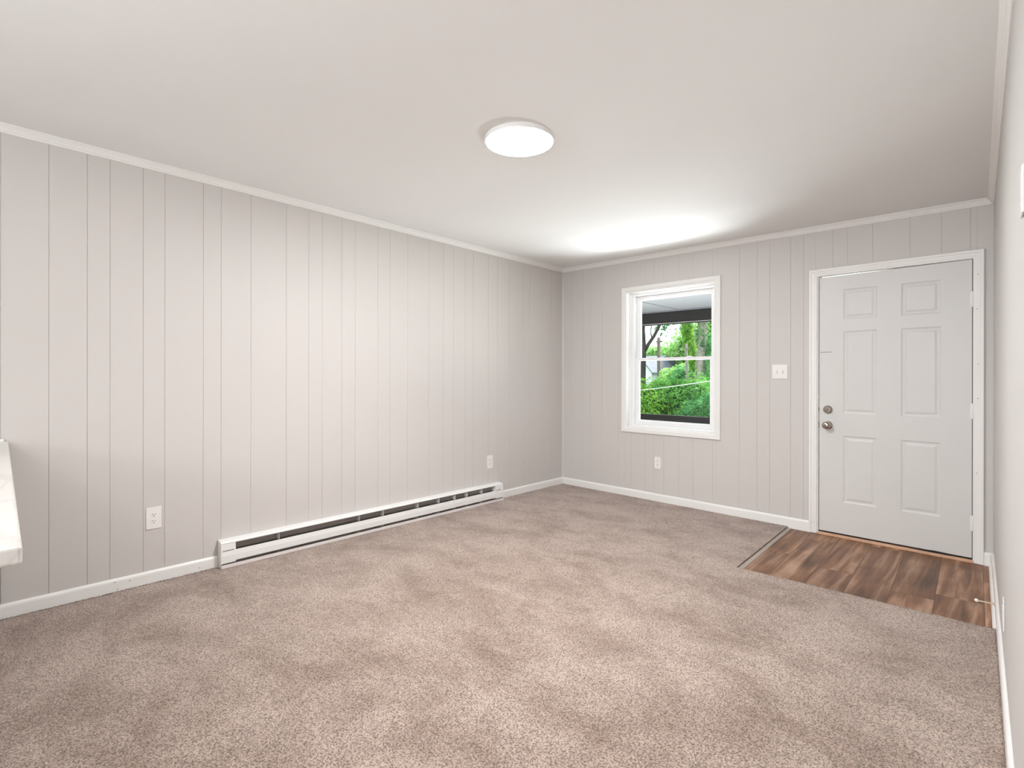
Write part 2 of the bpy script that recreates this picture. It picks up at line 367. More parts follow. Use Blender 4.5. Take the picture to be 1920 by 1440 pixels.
# ------------------------------------------------------------------ mitred frames
def casing(parent, u0, u1, z0, z1, prof, sides, names='casing_board', m=M_trim, y=0.0):
    """prof: (distance inward from the outer edge, height proud of the wall). sides subset of LTRB"""
    def ring(d):
        zb = z0 + d if 'B' in sides else z0
        return {'TL': (u0+d, z1-d), 'TR': (u1-d, z1-d), 'BL': (u0+d, zb), 'BR': (u1-d, zb)}
    out = []
    for s, (a, b) in {'L': ('BL', 'TL'), 'T': ('TL', 'TR'), 'R': ('TR', 'BR'), 'B': ('BR', 'BL')}.items():
        if s not in sides: continue
        A, B = [], []
        for d, w in prof:
            r = ring(d); A.append((r[a][0], y - w, r[a][1])); B.append((r[b][0], y - w, r[b][1]))
        out.append(MB().prism(A, B).build(names, m, parent))
    return out

# ------------------------------------------------------------------ door
C_DOOR = [(0, 0.003), (0, 0.017), (0.004, 0.019), (0.014, 0.0185), (0.019, 0.015), (0.036, 0.0125), (0.046, 0.010), (0.053, 0.010), (0.057, 0.006), (0.057, 0.0005), (0.012, 0.0005), (0.012, 0.003)]
dt = struct(place(empty('trim_6'), *BACK))
cas = casing(dt, 2.571, 3.621, -0.006, 2.096, C_DOOR, 'LTR')
for x, z in [(3.590, 1.93), (3.585, 1.70), (3.600, 1.43), (3.592, 1.33), (3.590, 1.10), (3.585, 0.60), (3.600, 0.42), (2.600, 0.075)]: dot(dt, x, z, 0.0135, 0.0026)
# jambs (frame inside the opening)
struct(dt)
j = MB(); j.box(2.6155, 2.6355, -0.001, 0.150, -0.008, 2.040)
j.build('side_jamb', M_trim, dt, bevel=0.001)
MB().box(3.5655, 3.5855, -0.001, 0.150, -0.008, 2.040).build('side_jamb', M_trim, dt, bevel=0.001)
MB().box(2.6155, 3.5855, -0.001, 0.150, 2.040, 2.0555).build('head_jamb', M_trim, dt, bevel=0.001)
MB().box(2.6355, 2.647, 0.049, 0.062, 0.012, 2.040).build('door_stop_strip', M_trim, dt)
MB().box(3.554, 3.5655, 0.049, 0.062, 0.012, 2.040).build('door_stop_strip', M_trim, dt)
MB().box(3.10, 3.5545, 0.049, 0.062, 2.026, 2.040).build('door_stop_strip', M_trim, dt)
th = struct(place(MB().box(2.632, 3.569, -0.014, 0.13, -0.008, 0.010).build('trim_7', M_threshold, bevel=0.002), *BACK))
MB().box(2.64, 3.562, 0.006, 0.045, 0.010, 0.0215).build('bottom_gap_shade', M_gapdark, th)  # dark brown filler put in for the shaded gap under the door
MB().prism([(3.27, -0.006, 0.0195), (3.40, -0.006, 0.014), (3.45, -0.004, 0.0155), (3.44, -0.006, 0.023), (3.36, -0.007, 0.026)],
           [(3.27, 0.012, 0.0195), (3.40, 0.012, 0.014), (3.45, 0.012, 0.0155), (3.44, 0.012, 0.023), (3.36, 0.012, 0.026)]).build('torn_seal', M_slot, th)

DU0, DU1, DZ0 = 2.6405, 3.5595, 0.023
def dtop(u): return 2.0295 + (u - DU0) / (DU1 - DU0) * 0.0080
cols = [(2.806, 3.024), (3.170, 3.396)]; rows = [(0.268, 0.785), (0.957, 1.596), (1.688, 1.922)]
DF = 0.002                       # front face y
us = [DU0, cols[0][0], cols[0][1], cols[1][0], cols[1][1], DU1]; zs = [DZ0, rows[0][0], rows[0][1], rows[1][0], rows[1][1], rows[2][0], rows[2][1], None]
mb = MB()
for i in range(5):
    for k in range(7):
        if i in (1, 3) and k in (1, 3, 5): continue
        z0 = zs[k]; za = zs[k+1] if zs[k+1] else dtop(us[i]); zb = zs[k+1] if zs[k+1] else dtop(us[i+1])
        mb.add([(us[i], DF, z0), (us[i+1], DF, z0), (us[i+1], DF, zb), (us[i], DF, za)], [(0,1,2,3)])
# back and edges
t0, t1 = dtop(DU0), dtop(DU1)
mb.add([(DU0,DF,DZ0),(DU1,DF,DZ0),(DU1,DF,t1),(DU0,DF,t0),(DU0,DF+.044,DZ0),(DU1,DF+.044,DZ0),(DU1,DF+.044,t1),(DU0,DF+.044,t0)],
       [(0,4,5,1),(1,5,6,2),(2,6,7,3),(3,7,4,0),(4,7,6,5)])
me = bpy.data.meshes.new('door_1'); me.from_pydata(mb.v, [], mb.f); me.materials.append(M_door); me.update()
door = bpy.data.objects.new('door_1', me); COL.objects.link(door); place(door, *BACK); struct(door)
def panel(u0, u1, z0, z1):
    steps = [(0, 0), (0.006, 0.0035), (0.013, 0.0052), (0.021, 0.0048), (0.034, 0.0012), (0.038, 0.0008)]
    vs = []; fs = []
    for d, y in steps: vs += [(u0+d, DF+y, z0+d), (u1-d, DF+y, z0+d), (u1-d, DF+y, z1-d), (u0+d, DF+y, z1-d)]
    for s in range(len(steps)-1):
        for k in range(4): fs.append((s*4+k, s*4+(k+1)%4, (s+1)*4+(k+1)%4, (s+1)*4+k))
    n = (len(steps)-1)*4; fs.append((n, n+1, n+2, n+3))
    m = bpy.data.meshes.new('raised_panel'); m.from_pydata(vs, [], fs); m.materials.append(M_door); m.update()
    o = bpy.data.objects.new('raised_panel', m); COL.objects.link(o); o.parent = door
for c in cols:
    for r in rows: panel(c[0], c[1], r[0], r[1])
# deadbolt and knob
def knob(z, prof, name, u=2.702):
    o = MB().lathe([(r, DF - h) for r, h in prof], 36, (u, 0, z), 'y').build(name, M_nickel, door); smooth_angle(o, 50); return o
db = knob(0.983, [(0.033, 0), (0.033, 0.006), (0.030, 0.012), (0.024, 0.016), (0.022, 0.021), (0.0, 0.022)], 'deadbolt')
tp = MB().prism([(-0.012,-0.030,-0.013),(-0.006,-0.030,-0.016),(0.016,-0.030,0.012),(0.010,-0.030,0.016)], [(-0.012,-0.018,-0.013),(-0.006,-0.018,-0.016),(0.016,-0.018,0.012),(0.010,-0.018,0.016)])
tp = tp.build('thumb_turn', M_nickel, db, bevel=0.002); tp.location = (2.702, DF, 0.983)
kb = knob(0.861, [(0.033, 0), (0.033, 0.004), (0.028, 0.008), (0.014, 0.012), (0.0125, 0.026), (0.018, 0.032), (0.027, 0.040), (0.030, 0.050), (0.028, 0.060), (0.020, 0.067), (0.009, 0.069), (0.0, 0.0692)], 'door_knob')
kc = MB().box(2.701, 2.703, DF-0.0705, DF-0.068, 0.854, 0.868).build('privacy_slot', M_slot, kb)
for z, h in ((0.983, 0.013), (0.861, 0.022)):
    MB().box(2.6352, 2.6412, 0.0, 0.004, z-h, z+h).build('strike_plate', M_dkmetal, door, bevel=0.001)
MB().box(2.648, 2.732, DF-0.0006, DF, 1.434, 1.4405).build('latch_mark', M_scuff, door)['label'] = 'thin bare horizontal mark where a guard was removed'
for z in (1.768, 1.013, 0.258):
    h = MB(); h.lathe([(0.0058, -0.052), (0.0065, -0.050), (0.0065, 0.050), (0.0058, 0.052)], 12, (3.563, -0.006, z), 'z')
    h.box(3.550, 3.5605, -0.0012, 0.001, z-0.048, z+0.048)
    o = h.build('hinge', M_trim, door); smooth_angle(o, 50)
# dark strip placed for the shade in the gap behind the hinge edge
MB().box(3.5598, 3.5652, 0.012, 0.048, 0.02, 2.034).build('hinge_gap_shade', M_slot, door)

# ------------------------------------------------------------------ window
win = struct(place(empty('window_1'), *BACK))
C_WIN = [(0, 0.0005), (0, 0.014), (0.003, 0.0165), (0.034, 0.0165), (0.039, 0.013), (0.052, 0.0115), (0.058, 0.008), (0.058, 0.0005)]
casing(win, 0.802, 1.846, 0.667, 2.158, C_WIN, 'LTRB')
def ringbox(parent, name, u0, u1, z0, z1, tL, tR, tB, tT, y0, y1, m=M_vinylwhite, bevel=0.0015):
    mb = MB()
    mb.box(u0, u0+tL, y0, y1, z0, z1); mb.box(u1-tR, u1, y0, y1, z0, z1)
    mb.box(u0+tL, u1-tR, y0, y1, z0, z0+tB); mb.box(u0+tL, u1-tR, y0, y1, z1-tT, z1)
    return mb.build(name, m, parent, bevel=bevel, seg=1)
ringbox(win, 'jamb_liner', 0.8455, 1.8015, 0.7085, 2.1215, 0.0165, 0.0165, 0.0165, 0.0165, -0.001, 0.068, M_trim)
ringbox(win, 'window_frame', 0.8455, 1.8015, 0.7085, 2.1215, 0.0555, 0.0555, 0.036, 0.046, 0.068, 0.160)
ringbox(win, 'frame_stop', 0.862, 1.785, 0.725, 2.105, 0.014, 0.014, 0.010, 0.012, 0.050, 0.068)
us_ = ringbox(win, 'upper_sash', 0.9015, 1.7455, 1.405, 2.075, 0.045, 0.045, 0.028, 0.045, 0.126, 0.150)
MB().box(0.945, 1.702, 0.137, 0.141, 1.432, 2.031).build('glass_pane', M_glass, us_)
ls_ = ringbox(win, 'lower_sash', 0.9015, 1.7455, 0.745, 1.430, 0.045, 0.045, 0.047, 0.027, 0.096, 0.122)
MB().box(0.945, 1.702, 0.107, 0.111, 0.791, 1.404).build('glass_pane', M_glass, ls_)
MB().box(0.95, 1.70, 0.090, 0.097, 0.770, 0.778).build('lift_rail', M_vinylwhite, ls_, bevel=0.002)
for u in (1.085, 1.50):
    k = MB().lathe([(0.022, 0), (0.022, 0.006), (0.016, 0.011), (0.0, 0.012)], 20, (u, 0.109, 1.430), 'z').box(u-0.030, u+0.008, 0.100, 0.106, 1.433, 1.442).build('sash_lock', M_vinylwhite, ls_); smooth_angle(k, 40)

# ------------------------------------------------------------------ carpet, vinyl planks, transition strip
def wallx(y): return RX + math.tan(RS) * (-y)
poly = [(0.006, 0.0), (2.408, -0.076), (2.449, -1.322), (wallx(-1.30) - 0.002, -1.302), (wallx(YR) - 0.002, YR), (0.006, YR)]
cm = bmesh.new()
vs = [cm.verts.new((x, y, 0.004)) for x, y in poly]; f = cm.faces.new(vs)
r = bmesh.ops.extrude_face_region(cm, geom=[f])
for v in [g for g in r['geom'] if isinstance(g, bmesh.types.BMVert)]: v.co.z = -0.0068
bmesh.ops.recalc_face_normals(cm, faces=cm.faces)
me = bpy.data.meshes.new('carpet'); cm.to_mesh(me); cm.free(); me.materials.append(M_carpet)
carpet = bpy.data.objects.new('carpet', me); COL.objects.link(carpet)
bv = carpet.modifiers.new('bevel', 'BEVEL'); bv.width = 0.005; bv.segments = 3; bv.limit_method = 'ANGLE'
tag(carpet, 'wall to wall beige brown cut pile carpet covering the room', 'carpet')
# a low fuzzy pile edge: tufts along the visible carpet border
tm = MB(); rr = random.Random(3)
def tufts(ax, ay, bx, by, n, h=0.006, spread=0.004):
    for _ in range(n):
        t = rr.random(); x = ax + (bx-ax)*t + rr.uniform(-spread, spread); y = ay + (by-ay)*t + rr.uniform(-spread, spread)
        a = rr.uniform(0, 6.28); s = rr.uniform(0.0015, 0.003); hh = 0.004 + rr.uniform(0.2, 1)*h
        lx, ly = rr.uniform(-.003, .003), rr.uniform(-.003, .003)
        tm.add([(x - s*math.cos(a), y - s*math.sin(a), 0.003), (x + s*math.cos(a), y + s*math.sin(a), 0.003), (x - s*math.sin(a), y + s*math.cos(a), 0.003), (x+lx, y+ly, hh)], [(0,1,3),(1,2,3),(2,0,3)])
tufts(0.018, -3.66, 0.018, -5.2, 1400, 0.009); tufts(0.018, -0.02, 0.018, -1.05, 700, 0.006); tufts(0.02, -0.018, 2.41, -0.094, 1500, 0.006)
tufts(2.41, -0.09, 2.449, -1.32, 900, 0.003, 0.003); tufts(2.449, -1.325, 3.69, -1.305, 1500, 0.003, 0.003); tufts(wallx(-1.31)-.016, -1.31, wallx(-3.4)-.016, -3.4, 1500, 0.006)
to = tm.build('pile_edge_tufts', M_carpet, carpet); to['kind'] = 'stuff'

K = 0.034
entry = tag(empty('vinyl_floor', (3.0, -0.6, -0.0115)), 'rustic brown wood look vinyl plank patch in front of the white door', 'floor covering')
seams = [2.385, 2.590, 2.790, 2.993, 3.197, 3.398, 3.608, 3.72]
joints = [[-0.775], [-0.30], [-0.915], [-0.16], [-1.045], [-0.93], [-0.5]]
for i, (a, b) in enumerate(zip(seams[:-1], seams[1:])):
    ys = [-0.035] + joints[i] + [-1.36]
    for y0, y1 in zip(ys[:-1], ys[1:]):
        g = 0.0006
        def P(x, y): return (min(x + K*(-y), wallx(y) - 0.012) - 3.0, y + 0.6)
        c4 = [P(a+g, y0-g), P(a+g, y1+g), P(b-g, y1+g), P(b-g, y0-g)]
        MB().prism([(x, y, 0.0002) for x, y in c4], [(x, y, 0.0034) for x, y in c4]).build('vinyl_plank', M_plank, entry, bevel=0.0005, seg=1)
# transition strip along the left side of the vinyl
A = [(2.412, -0.088), (2.440, -0.088), (2.481, -1.325), (2.452, -1.325)]
strip = tag(MB().prism([(x, y, -0.008) for x, y in A], [(A[0][0], A[0][1], -0.0035), (A[1][0], A[1][1], -0.0065), (A[2][0], A[2][1], -0.0065), (A[3][0], A[3][1], -0.0035)]).build('transition_strip', M_strip, bevel=0.001),
            'narrow grey beige strip between the carpet and the left side of the vinyl planks', 'floor strip')

# ------------------------------------------------------------------ ceiling light
def flush_light(name, x, y, rad, lampm, label):
    z = zc(x, y); t = tag(empty(name, (x, y, z)), label, 'ceiling light')
    o = MB().lathe([(rad*1.008, 0.0), (rad*1.020, -0.003), (rad*1.018, -0.020), (rad*1.006, -0.0238), (rad*0.982, -0.0238)], 64).build('housing', M_trim, t); smooth_angle(o, 40)
    o = MB().lathe([(rad*0.984, -0.0234), (rad*0.972, -0.0246), (rad*0.93, -0.0258), (rad*0.6, -0.0272), (0.0, -0.0276)], 64).build('diffuser', lampm, t); smooth_angle(o, 40)
    o['label'] = 'glowing white round diffuser'
    return t
flush_light('ceiling_light', 1.887, -2.808, 0.177, M_lamp, 'lit round flush white LED light in the middle of the ceiling')
flush_light('ceiling_light', 2.35, -6.4, 0.177, M_lamp2, 'lit round flush light over the kitchen behind the camera')

# ------------------------------------------------------------------ baseboard heater (left wall frame)
H0, H1 = -3.642, -1.053
ht = tag(place(empty('baseboard_heater'), (0, 0, 0), R(90)), 'long low white electric baseboard heater along the left wall', 'heater')
MB().box(H0, H1, -0.006, -0.0006, 0.006, 0.176).build('back_plate', M_heatin, ht)
def xprof(a, b, P): return MB().prism([(a, -w, z) for w, z in P], [(b, -w, z) for w, z in P])
xprof(H0, H1, [(0.0005, 0.179), (0.0005, 0.175), (0.050, 0.169), (0.060, 0.159), (0.063, 0.159), (0.063, 0.165), (0.052, 0.173)]).build('top_cap', M_heat, ht, bevel=0.0012)
xprof(H0 + 0.089, H1 - 0.105, [(0.056, 0.108), (0.058, 0.111), (0.0635, 0.109), (0.067, 0.080), (0.066, 0.050), (0.0655, 0.044), (0.054, 0.039), (0.053, 0.042), (0.061, 0.046), (0.062, 0.105)]).build('front_panel', M_heat, ht, bevel=0.0008)
for a, b, nm in ((H0, H0 + 0.090, 0), (H1 - 0.106, H1, 1)):
    c = xprof(a + 0.002, b, [(0.006, 0.020), (0.060, 0.031), (0.0665, 0.035), (0.0675, 0.080), (0.064, 0.116), (0.062, 0.158), (0.006, 0.170)]).build('end_box', M_heat, ht, bevel=0.002)
    for q in range(9):
        x = a + 0.012 + q * 0.0078
        MB().box(x, x + 0.0045, -0.0672, -0.0645, 0.1135, 0.1175).build('vent_slot', M_slot, c)
for x in (H0 + 0.0002, H1 - 0.0022):
    xprof(x, x + 0.002, [(0.0, 0.004), (0.060, 0.004), (0.066, 0.020), (0.066, 0.150), (0.060, 0.168), (0.0, 0.179)]).build('end_plate', M_heat, ht)
xprof(H0, H1, [(0.006, 0.005), (0.006, 0.010), (0.060, 0.014), (0.070, 0.028), (0.0725, 0.027), (0.075, 0.006), (0.070, 0.0045)]).build('bottom_lip', M_heatlip, ht, bevel=0.001)
fm = MB(); x = H0 + 0.10
while x < H1 - 0.12:
    fm.box(x, x + 0.0008, -0.052, -0.012, 0.052, 0.112); x += 0.0085
fo = fm.build('heating_fins', M_fin, ht); fo['kind'] = 'stuff'
o = MB().lathe([(0.006, H0 + 0.08), (0.006, H1 - 0.1)], 12, (0, -0.032, 0.082), 'x').build('heating_tube', M_heatin, ht); smooth_angle(o)
# bracket positions along the wall
for yb in (-3.268, -2.645, -2.430, -2.085, -1.855, -1.668, -1.520, -1.330):
    xprof(yb, yb + 0.0018, [(0.006, 0.012), (0.050, 0.014), (0.056, 0.150), (0.006, 0.168)]).build('bracket', M_heat, ht)

# ------------------------------------------------------------------ outlets and switch
def duplex(name, frame, x, z, w, h, label, group=None):
    wx, wy = to_world(frame, x, 0); t = tag(empty(name, (wx, wy, z), frame[1]), label, 'outlet', group)
    pl = MB().box(-w/2, w/2, -0.0055, -0.0003, -h/2, h/2).build('cover_plate', M_plastic, t, bevel=0.0025, seg=3)
    for s in (1, -1):
        cz = s * 0.0195
        P = []
        for k in range(24):
            a = 2*math.pi*k/24; P.append((0.0172*math.cos(a), max(-0.0135, min(0.0135, 0.0172*math.sin(a)))))
        f_ = MB().prism([(px, -0.0070, cz+pz) for px, pz in P], [(px, -0.0050, cz+pz) for px, pz in P]).build('socket_face', M_plastic, t, bevel=0.0006, seg=1)
        MB().box(-0.0078, -0.0052, -0.0073, -0.0068, cz+0.000, cz+0.0085).build('slot', M_slot, f_)
        MB().box(0.0052, 0.0076, -0.0073, -0.0068, cz+0.0012, cz+0.0078).build('slot', M_slot, f_)
        MB().lathe([(0.0027, -0.0068), (0.0027, -0.0073)], 12, (0, 0, cz-0.0068), 'y').build('ground_hole', M_slot, f_)
    MB().lathe([(0.0028, -0.0052), (0.0028, -0.0066)], 12, (0, 0, 0), 'y').build('screw', M_plastic, t)
    return t
duplex('wall_outlet', LEFT, -3.992, 0.391, 0.080, 0.130, 'white duplex outlet low on the left wall, left of the heater')
duplex('wall_outlet', LEFT, -1.177, 0.392, 0.080, 0.130, 'white duplex outlet on the left wall above the far end of the heater')
duplex('wall_outlet', BACK, 1.216, 0.385, 0.072, 0.118, 'white duplex outlet on the back wall below the window')
duplex('wall_outlet', RIGHT, 1.89, 0.283, 0.072, 0.118, 'white outlet seen edge-on on the right wall near the door stop')
sx, sz = 2.347, 1.284; wx, wy = to_world(BACK, sx, 0)
sw = tag(empty('light_switch', (wx, wy, sz), BS), 'white two gang toggle switch plate between the window and the door', 'switch')
MB().box(-0.061, 0.061, -0.006, -0.0003, -0.060, 0.060).build('cover_plate', M_plastic, sw, bevel=0.003, seg=3)
for dx in (-0.023, 0.023):
    MB().box(dx-0.0055, dx+0.0055, -0.0066, -0.0055, -0.013, 0.013).build('toggle_slot', M_heatlip, sw)
    MB().prism([(dx-0.0042, -0.006, -0.009), (dx+0.0042, -0.006, -0.009), (dx+0.0042, -0.006, 0.003), (dx-0.0042, -0.006, 0.003)],
               [(dx-0.0036, -0.019, -0.012), (dx+0.0036, -0.019, -0.012), (dx+0.0036, -0.019, -0.005), (dx-0.0036, -0.019, -0.005)]).build('toggle', M_plastic, sw, bevel=0.001)
    for z in (0.030, -0.030): MB().lathe([(0.0028, -0.0055), (0.0026, -0.0072)], 12, (dx, 0, z), 'y').build('screw', M_plastic, sw)
wx, wy = to_world(RIGHT, 3.03, 0)
bp_ = tag(empty('wall_plate', (wx, wy, 1.70), RIGHT[1]), 'white cover plate seen edge-on high on the right wall', 'wall plate')
MB().box(-0.035, 0.035, -0.006, -0.0003, -0.058, 0.058).build('cover_plate', M_plastic, bp_, bevel=0.003, seg=3)
for z in (0.03, -0.03): MB().lathe([(0.003, -0.0055), (0.0028, -0.0072)], 12, (0, 0, z), 'y').build('screw', M_plastic, bp_)
# small old wall marks
wx, wy = to_world(LEFT, -0.655, 0)
nk = tag(empty('cable_clip', (wx, wy, 0.327), R(90)), 'tiny old clip on the left wall between the far outlet and the corner', 'clip')
MB().box(-0.010, 0.010, -0.005, -0.0003, -0.002, 0.003).build('clip_bar', M_wall, nk, bevel=0.001); MB().box(-0.012, -0.002, -0.003, -0.0003, -0.005, -0.002).build('clip_hook', M_hole, nk)

# ------------------------------------------------------------------ door stop on the right baseboard
u = 1.055; wx, wy = to_world(RIGHT, u, -0.013)
ds = tag(empty('door_stop', (wx, wy, 0.048), RIGHT[1]), 'tan rod door stop with a white tip on the right baseboard', 'door stop')
o = MB().lathe([(0.011, 0.0), (0.011, -0.003), (0.006, -0.006)], 20, (0,0,0), 'y').build('base_flange', M_stoprod, ds); smooth_angle(o)
o = MB().lathe([(0.0038, -0.004), (0.0038, -0.066)], 14, (0,0,0), 'y').build('rod', M_stoprod, ds); smooth_angle(o)
o = MB().lathe([(0.002, -0.064), (0.0075, -0.066), (0.0092, -0.071), (0.0088, -0.077), (0.005, -0.081), (0.0, -0.082)], 20, (0,0,0), 'y').build('rubber_tip', M_stopball, ds); smooth_angle(o, 60)

# ------------------------------------------------------------------ kitchen peninsula
ct = MB(); P = [(0.008, -4.624), (2.300, -4.720), (2.274, -5.36), (0.008, -5.30)]
ct.prism([(x, y, 0.872) for x, y in P], [(x, y, 0.910) for x, y in P])
cto = tag(ct.build('countertop', M_marble), 'white marble look countertop with a rounded corner at the left edge', 'countertop')
b_ = cto.modifiers.new('bevel', 'BEVEL'); b_.width = 0.007; b_.segments = 3; b_.limit_method = 'ANGLE'
MB().box(0.0062, 0.0145, -5.29, -4.640, 0.9095, 0.922).build('wall_bead', M_trim, cto, bevel=0.002)
pb = tag(empty('peninsula_cabinet', (1.1, -5.0, 0.0045)), 'painted peninsula base carrying the white countertop at the left edge', 'cabinet')
Q = [(0.014, -4.655), (2.240, -4.7505), (2.222, -5.33), (0.014, -5.27)]
MB().prism([(x-1.1, y+5.0, 0.0) for x, y in Q], [(x-1.1, y+5.0, 0.867) for x, y in Q]).build('body', M_drywall, pb, bevel=0.003)
MB().prism([(x-1.1, y+5.0, 0.0) for x, y in [(2.2405, -4.7515), (2.2565, -4.7515), (2.2405, -5.329), (2.2245, -5.329)]], [(x-1.1, y+5.0, 0.867) for x, y in [(2.2405, -4.7515), (2.2565, -4.7515), (2.2405, -5.329), (2.2245, -5.329)]]).build('end_panel', M_trim, pb)

# ------------------------------------------------------------------ porch outside
pf = tag(MB().box(-4.0, 6.5, 0.172, 2.42, -0.30, -0.12).build('porch_floor', M_deck), 'pale concrete porch floor outside the window', 'porch floor')
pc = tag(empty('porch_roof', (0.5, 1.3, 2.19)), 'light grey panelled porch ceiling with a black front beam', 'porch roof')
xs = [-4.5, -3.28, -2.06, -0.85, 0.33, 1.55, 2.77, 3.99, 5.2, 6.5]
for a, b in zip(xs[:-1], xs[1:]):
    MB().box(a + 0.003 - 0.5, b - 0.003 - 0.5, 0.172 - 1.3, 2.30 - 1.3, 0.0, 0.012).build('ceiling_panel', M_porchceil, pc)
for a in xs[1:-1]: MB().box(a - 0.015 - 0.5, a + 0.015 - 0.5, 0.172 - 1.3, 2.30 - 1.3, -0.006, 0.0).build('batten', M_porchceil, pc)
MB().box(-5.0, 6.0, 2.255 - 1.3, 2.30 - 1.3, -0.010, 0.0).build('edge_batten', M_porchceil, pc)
MB().box(-5.0, 6.0, 2.30 - 1.3, 2.42 - 1.3, -0.188, 0.03).build('front_beam', M_blackwood, pc, bevel=0.003)
MB().box(-5.0, 6.0, 2.296 - 1.3, 2.30 - 1.3, -0.180, -0.174).build('beam_bead', M_pole, pc)
MB().box(-5.0, 6.0, 0.172 - 1.3, 2.42 - 1.3 + 0.25, 0.03, 0.12).build('roof_deck', M_roofing, pc)
rl = tag(empty('porch_railing', (0.5, 2.34, -0.12)), 'black wooden porch railing outside the window', 'railing')
MB().box(-4.5, 6.0, -0.045, 0.045, 0.755, 0.793).build('top_rail', M_blackwood, rl, bevel=0.003)
MB().box(-4.5, 6.0, -0.022, 0.018, 0.655, 0.755).build('rail_board', M_blackwood, rl, bevel=0.002)
MB().box(-4.5, 6.0, -0.02, 0.02, 0.08, 0.12).build('bottom_rail', M_blackwood, rl)
x = -4.45
bal = MB().box(-0.018, 0.018, -0.018, 0.018, 0.12, 0.655).mesh('baluster', M_blackwood)
while x < 6.0:
    o = bpy.data.objects.new('baluster', bal); COL.objects.link(o); o.parent = rl; o.location = (x, 0, 0); x += 0.125
for x in (-3.2, 2.1, 5.3):
    tag(MB().box(x-0.05, x+0.05, 2.30, 2.40, -0.12, 2.002).build('porch_post', M_blackwood, bevel=0.004),
        'black porch post at the %s of the railing' % {-3.2: 'far left', 2.1: 'middle', 5.3: 'right end'}[x], 'post')

# ------------------------------------------------------------------ yard
gm = MB(); N = 24
gv = []
for i in range(N+1):
    for k in range(N+1):
        x = -34 + 56*i/N; y = 0.4 + 55*k/N
        gv.append((x, y, -0.45 - 0.028*max(0, y-3) + 0.15*max(0, y-32) + 0.05*math.sin(x*1.3)*math.cos(y*0.9)))
gm.add(gv, [(i*(N+1)+k, (i+1)*(N+1)+k, (i+1)*(N+1)+k+1, i*(N+1)+k+1) for i in range(N) for k in range(N)])
yard = tag(gm.build('yard_ground', M_grass, smooth=True), 'green yard ground beyond the porch', 'ground')
def gz(y): return -0.45 - 0.028*max(0, y-3)

def leaves(mb, c, rad, n, size, r2, flat=0.0, shell=0.55):
    for _ in range(n):
        while True:
            v = Vector((r2.uniform(-1,1), r2.uniform(-1,1), r2.uniform(-1,1)))
            if 0.05 < v.length < 1: break
        d = v.normalized(); q = shell + (1-shell)*r2.random()
        bump = 1 + 0.16*math.sin(d.x*7+c[0]*3)*math.cos(d.z*6+c[1]*2)
        p = Vector((c[0]+d.x*rad[0]*q*bump, c[1]+d.y*rad[1]*q*bump, c[2]+d.z*rad[2]*q*bump))
        nrm = (d + Vector((r2.uniform(-.9,.9), r2.uniform(-.9,.9), r2.uniform(-.2,1.1)))).normalized()
        a = nrm.orthogonal().normalized(); a = Matrix.Rotation(r2.uniform(0, 6.28), 3, nrm) @ a; b = nrm.cross(a)
        s = size*r2.uniform(0.6, 1.25)
        mb.v += [tuple(p - a*s), tuple(p + b*s*0.5 + nrm*s*0.12), tuple(p + a*s), tuple(p - b*s*0.5 + nrm*s*0.12)]
        o = len(mb.v)-4; mb.f.append((o, o+1, o+2)); mb.f.append((o, o+2, o+3))
def rawbuild(mb, name, m, parent=None):
    me = bpy.data.meshes.new(name); me.from_pydata(mb.v, [], mb.f); me.materials.append(m); me.update()
    o = bpy.data.objects.new(name, me); COL.objects.link(o); o.parent = parent; return o
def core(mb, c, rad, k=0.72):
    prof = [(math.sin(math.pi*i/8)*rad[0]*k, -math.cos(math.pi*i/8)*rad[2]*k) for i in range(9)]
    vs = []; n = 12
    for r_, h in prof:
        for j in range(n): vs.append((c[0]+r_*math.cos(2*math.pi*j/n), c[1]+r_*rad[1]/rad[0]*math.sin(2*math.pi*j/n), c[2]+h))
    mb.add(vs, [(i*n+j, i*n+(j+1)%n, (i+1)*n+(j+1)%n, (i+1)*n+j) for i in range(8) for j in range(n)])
def shrub(name, x, y, lobes, size, m, label, cat, seed, dens=1.0, trunk=None, tm=None, group=None, shell=0.6):
    """lobes: (dx, dy, z, rx, ry, rz, n)"""
    r2 = random.Random(seed); t = tag(empty(name, (x, y, gz(y))), label, cat, group); z0 = gz(y)
    lm = MB(); cm_ = MB()
    for dx, dy, z, rx, ry, rz, n in lobes:
        leaves(lm, (dx, dy, z - z0), (rx, ry, rz), int(n*dens), size, r2, shell=shell)
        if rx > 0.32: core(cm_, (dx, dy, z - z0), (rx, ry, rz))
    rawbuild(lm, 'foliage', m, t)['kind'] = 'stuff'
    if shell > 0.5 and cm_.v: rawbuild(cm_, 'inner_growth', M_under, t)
    if trunk:
        for pts, rads in trunk:
            o = MB().tube([(a, b, c - z0) for a, b, c in pts], rads, 10).build('trunk' if pts[0][2] < z0 + 0.3 else 'branch', tm or M_bark, t, smooth=True)
    return t
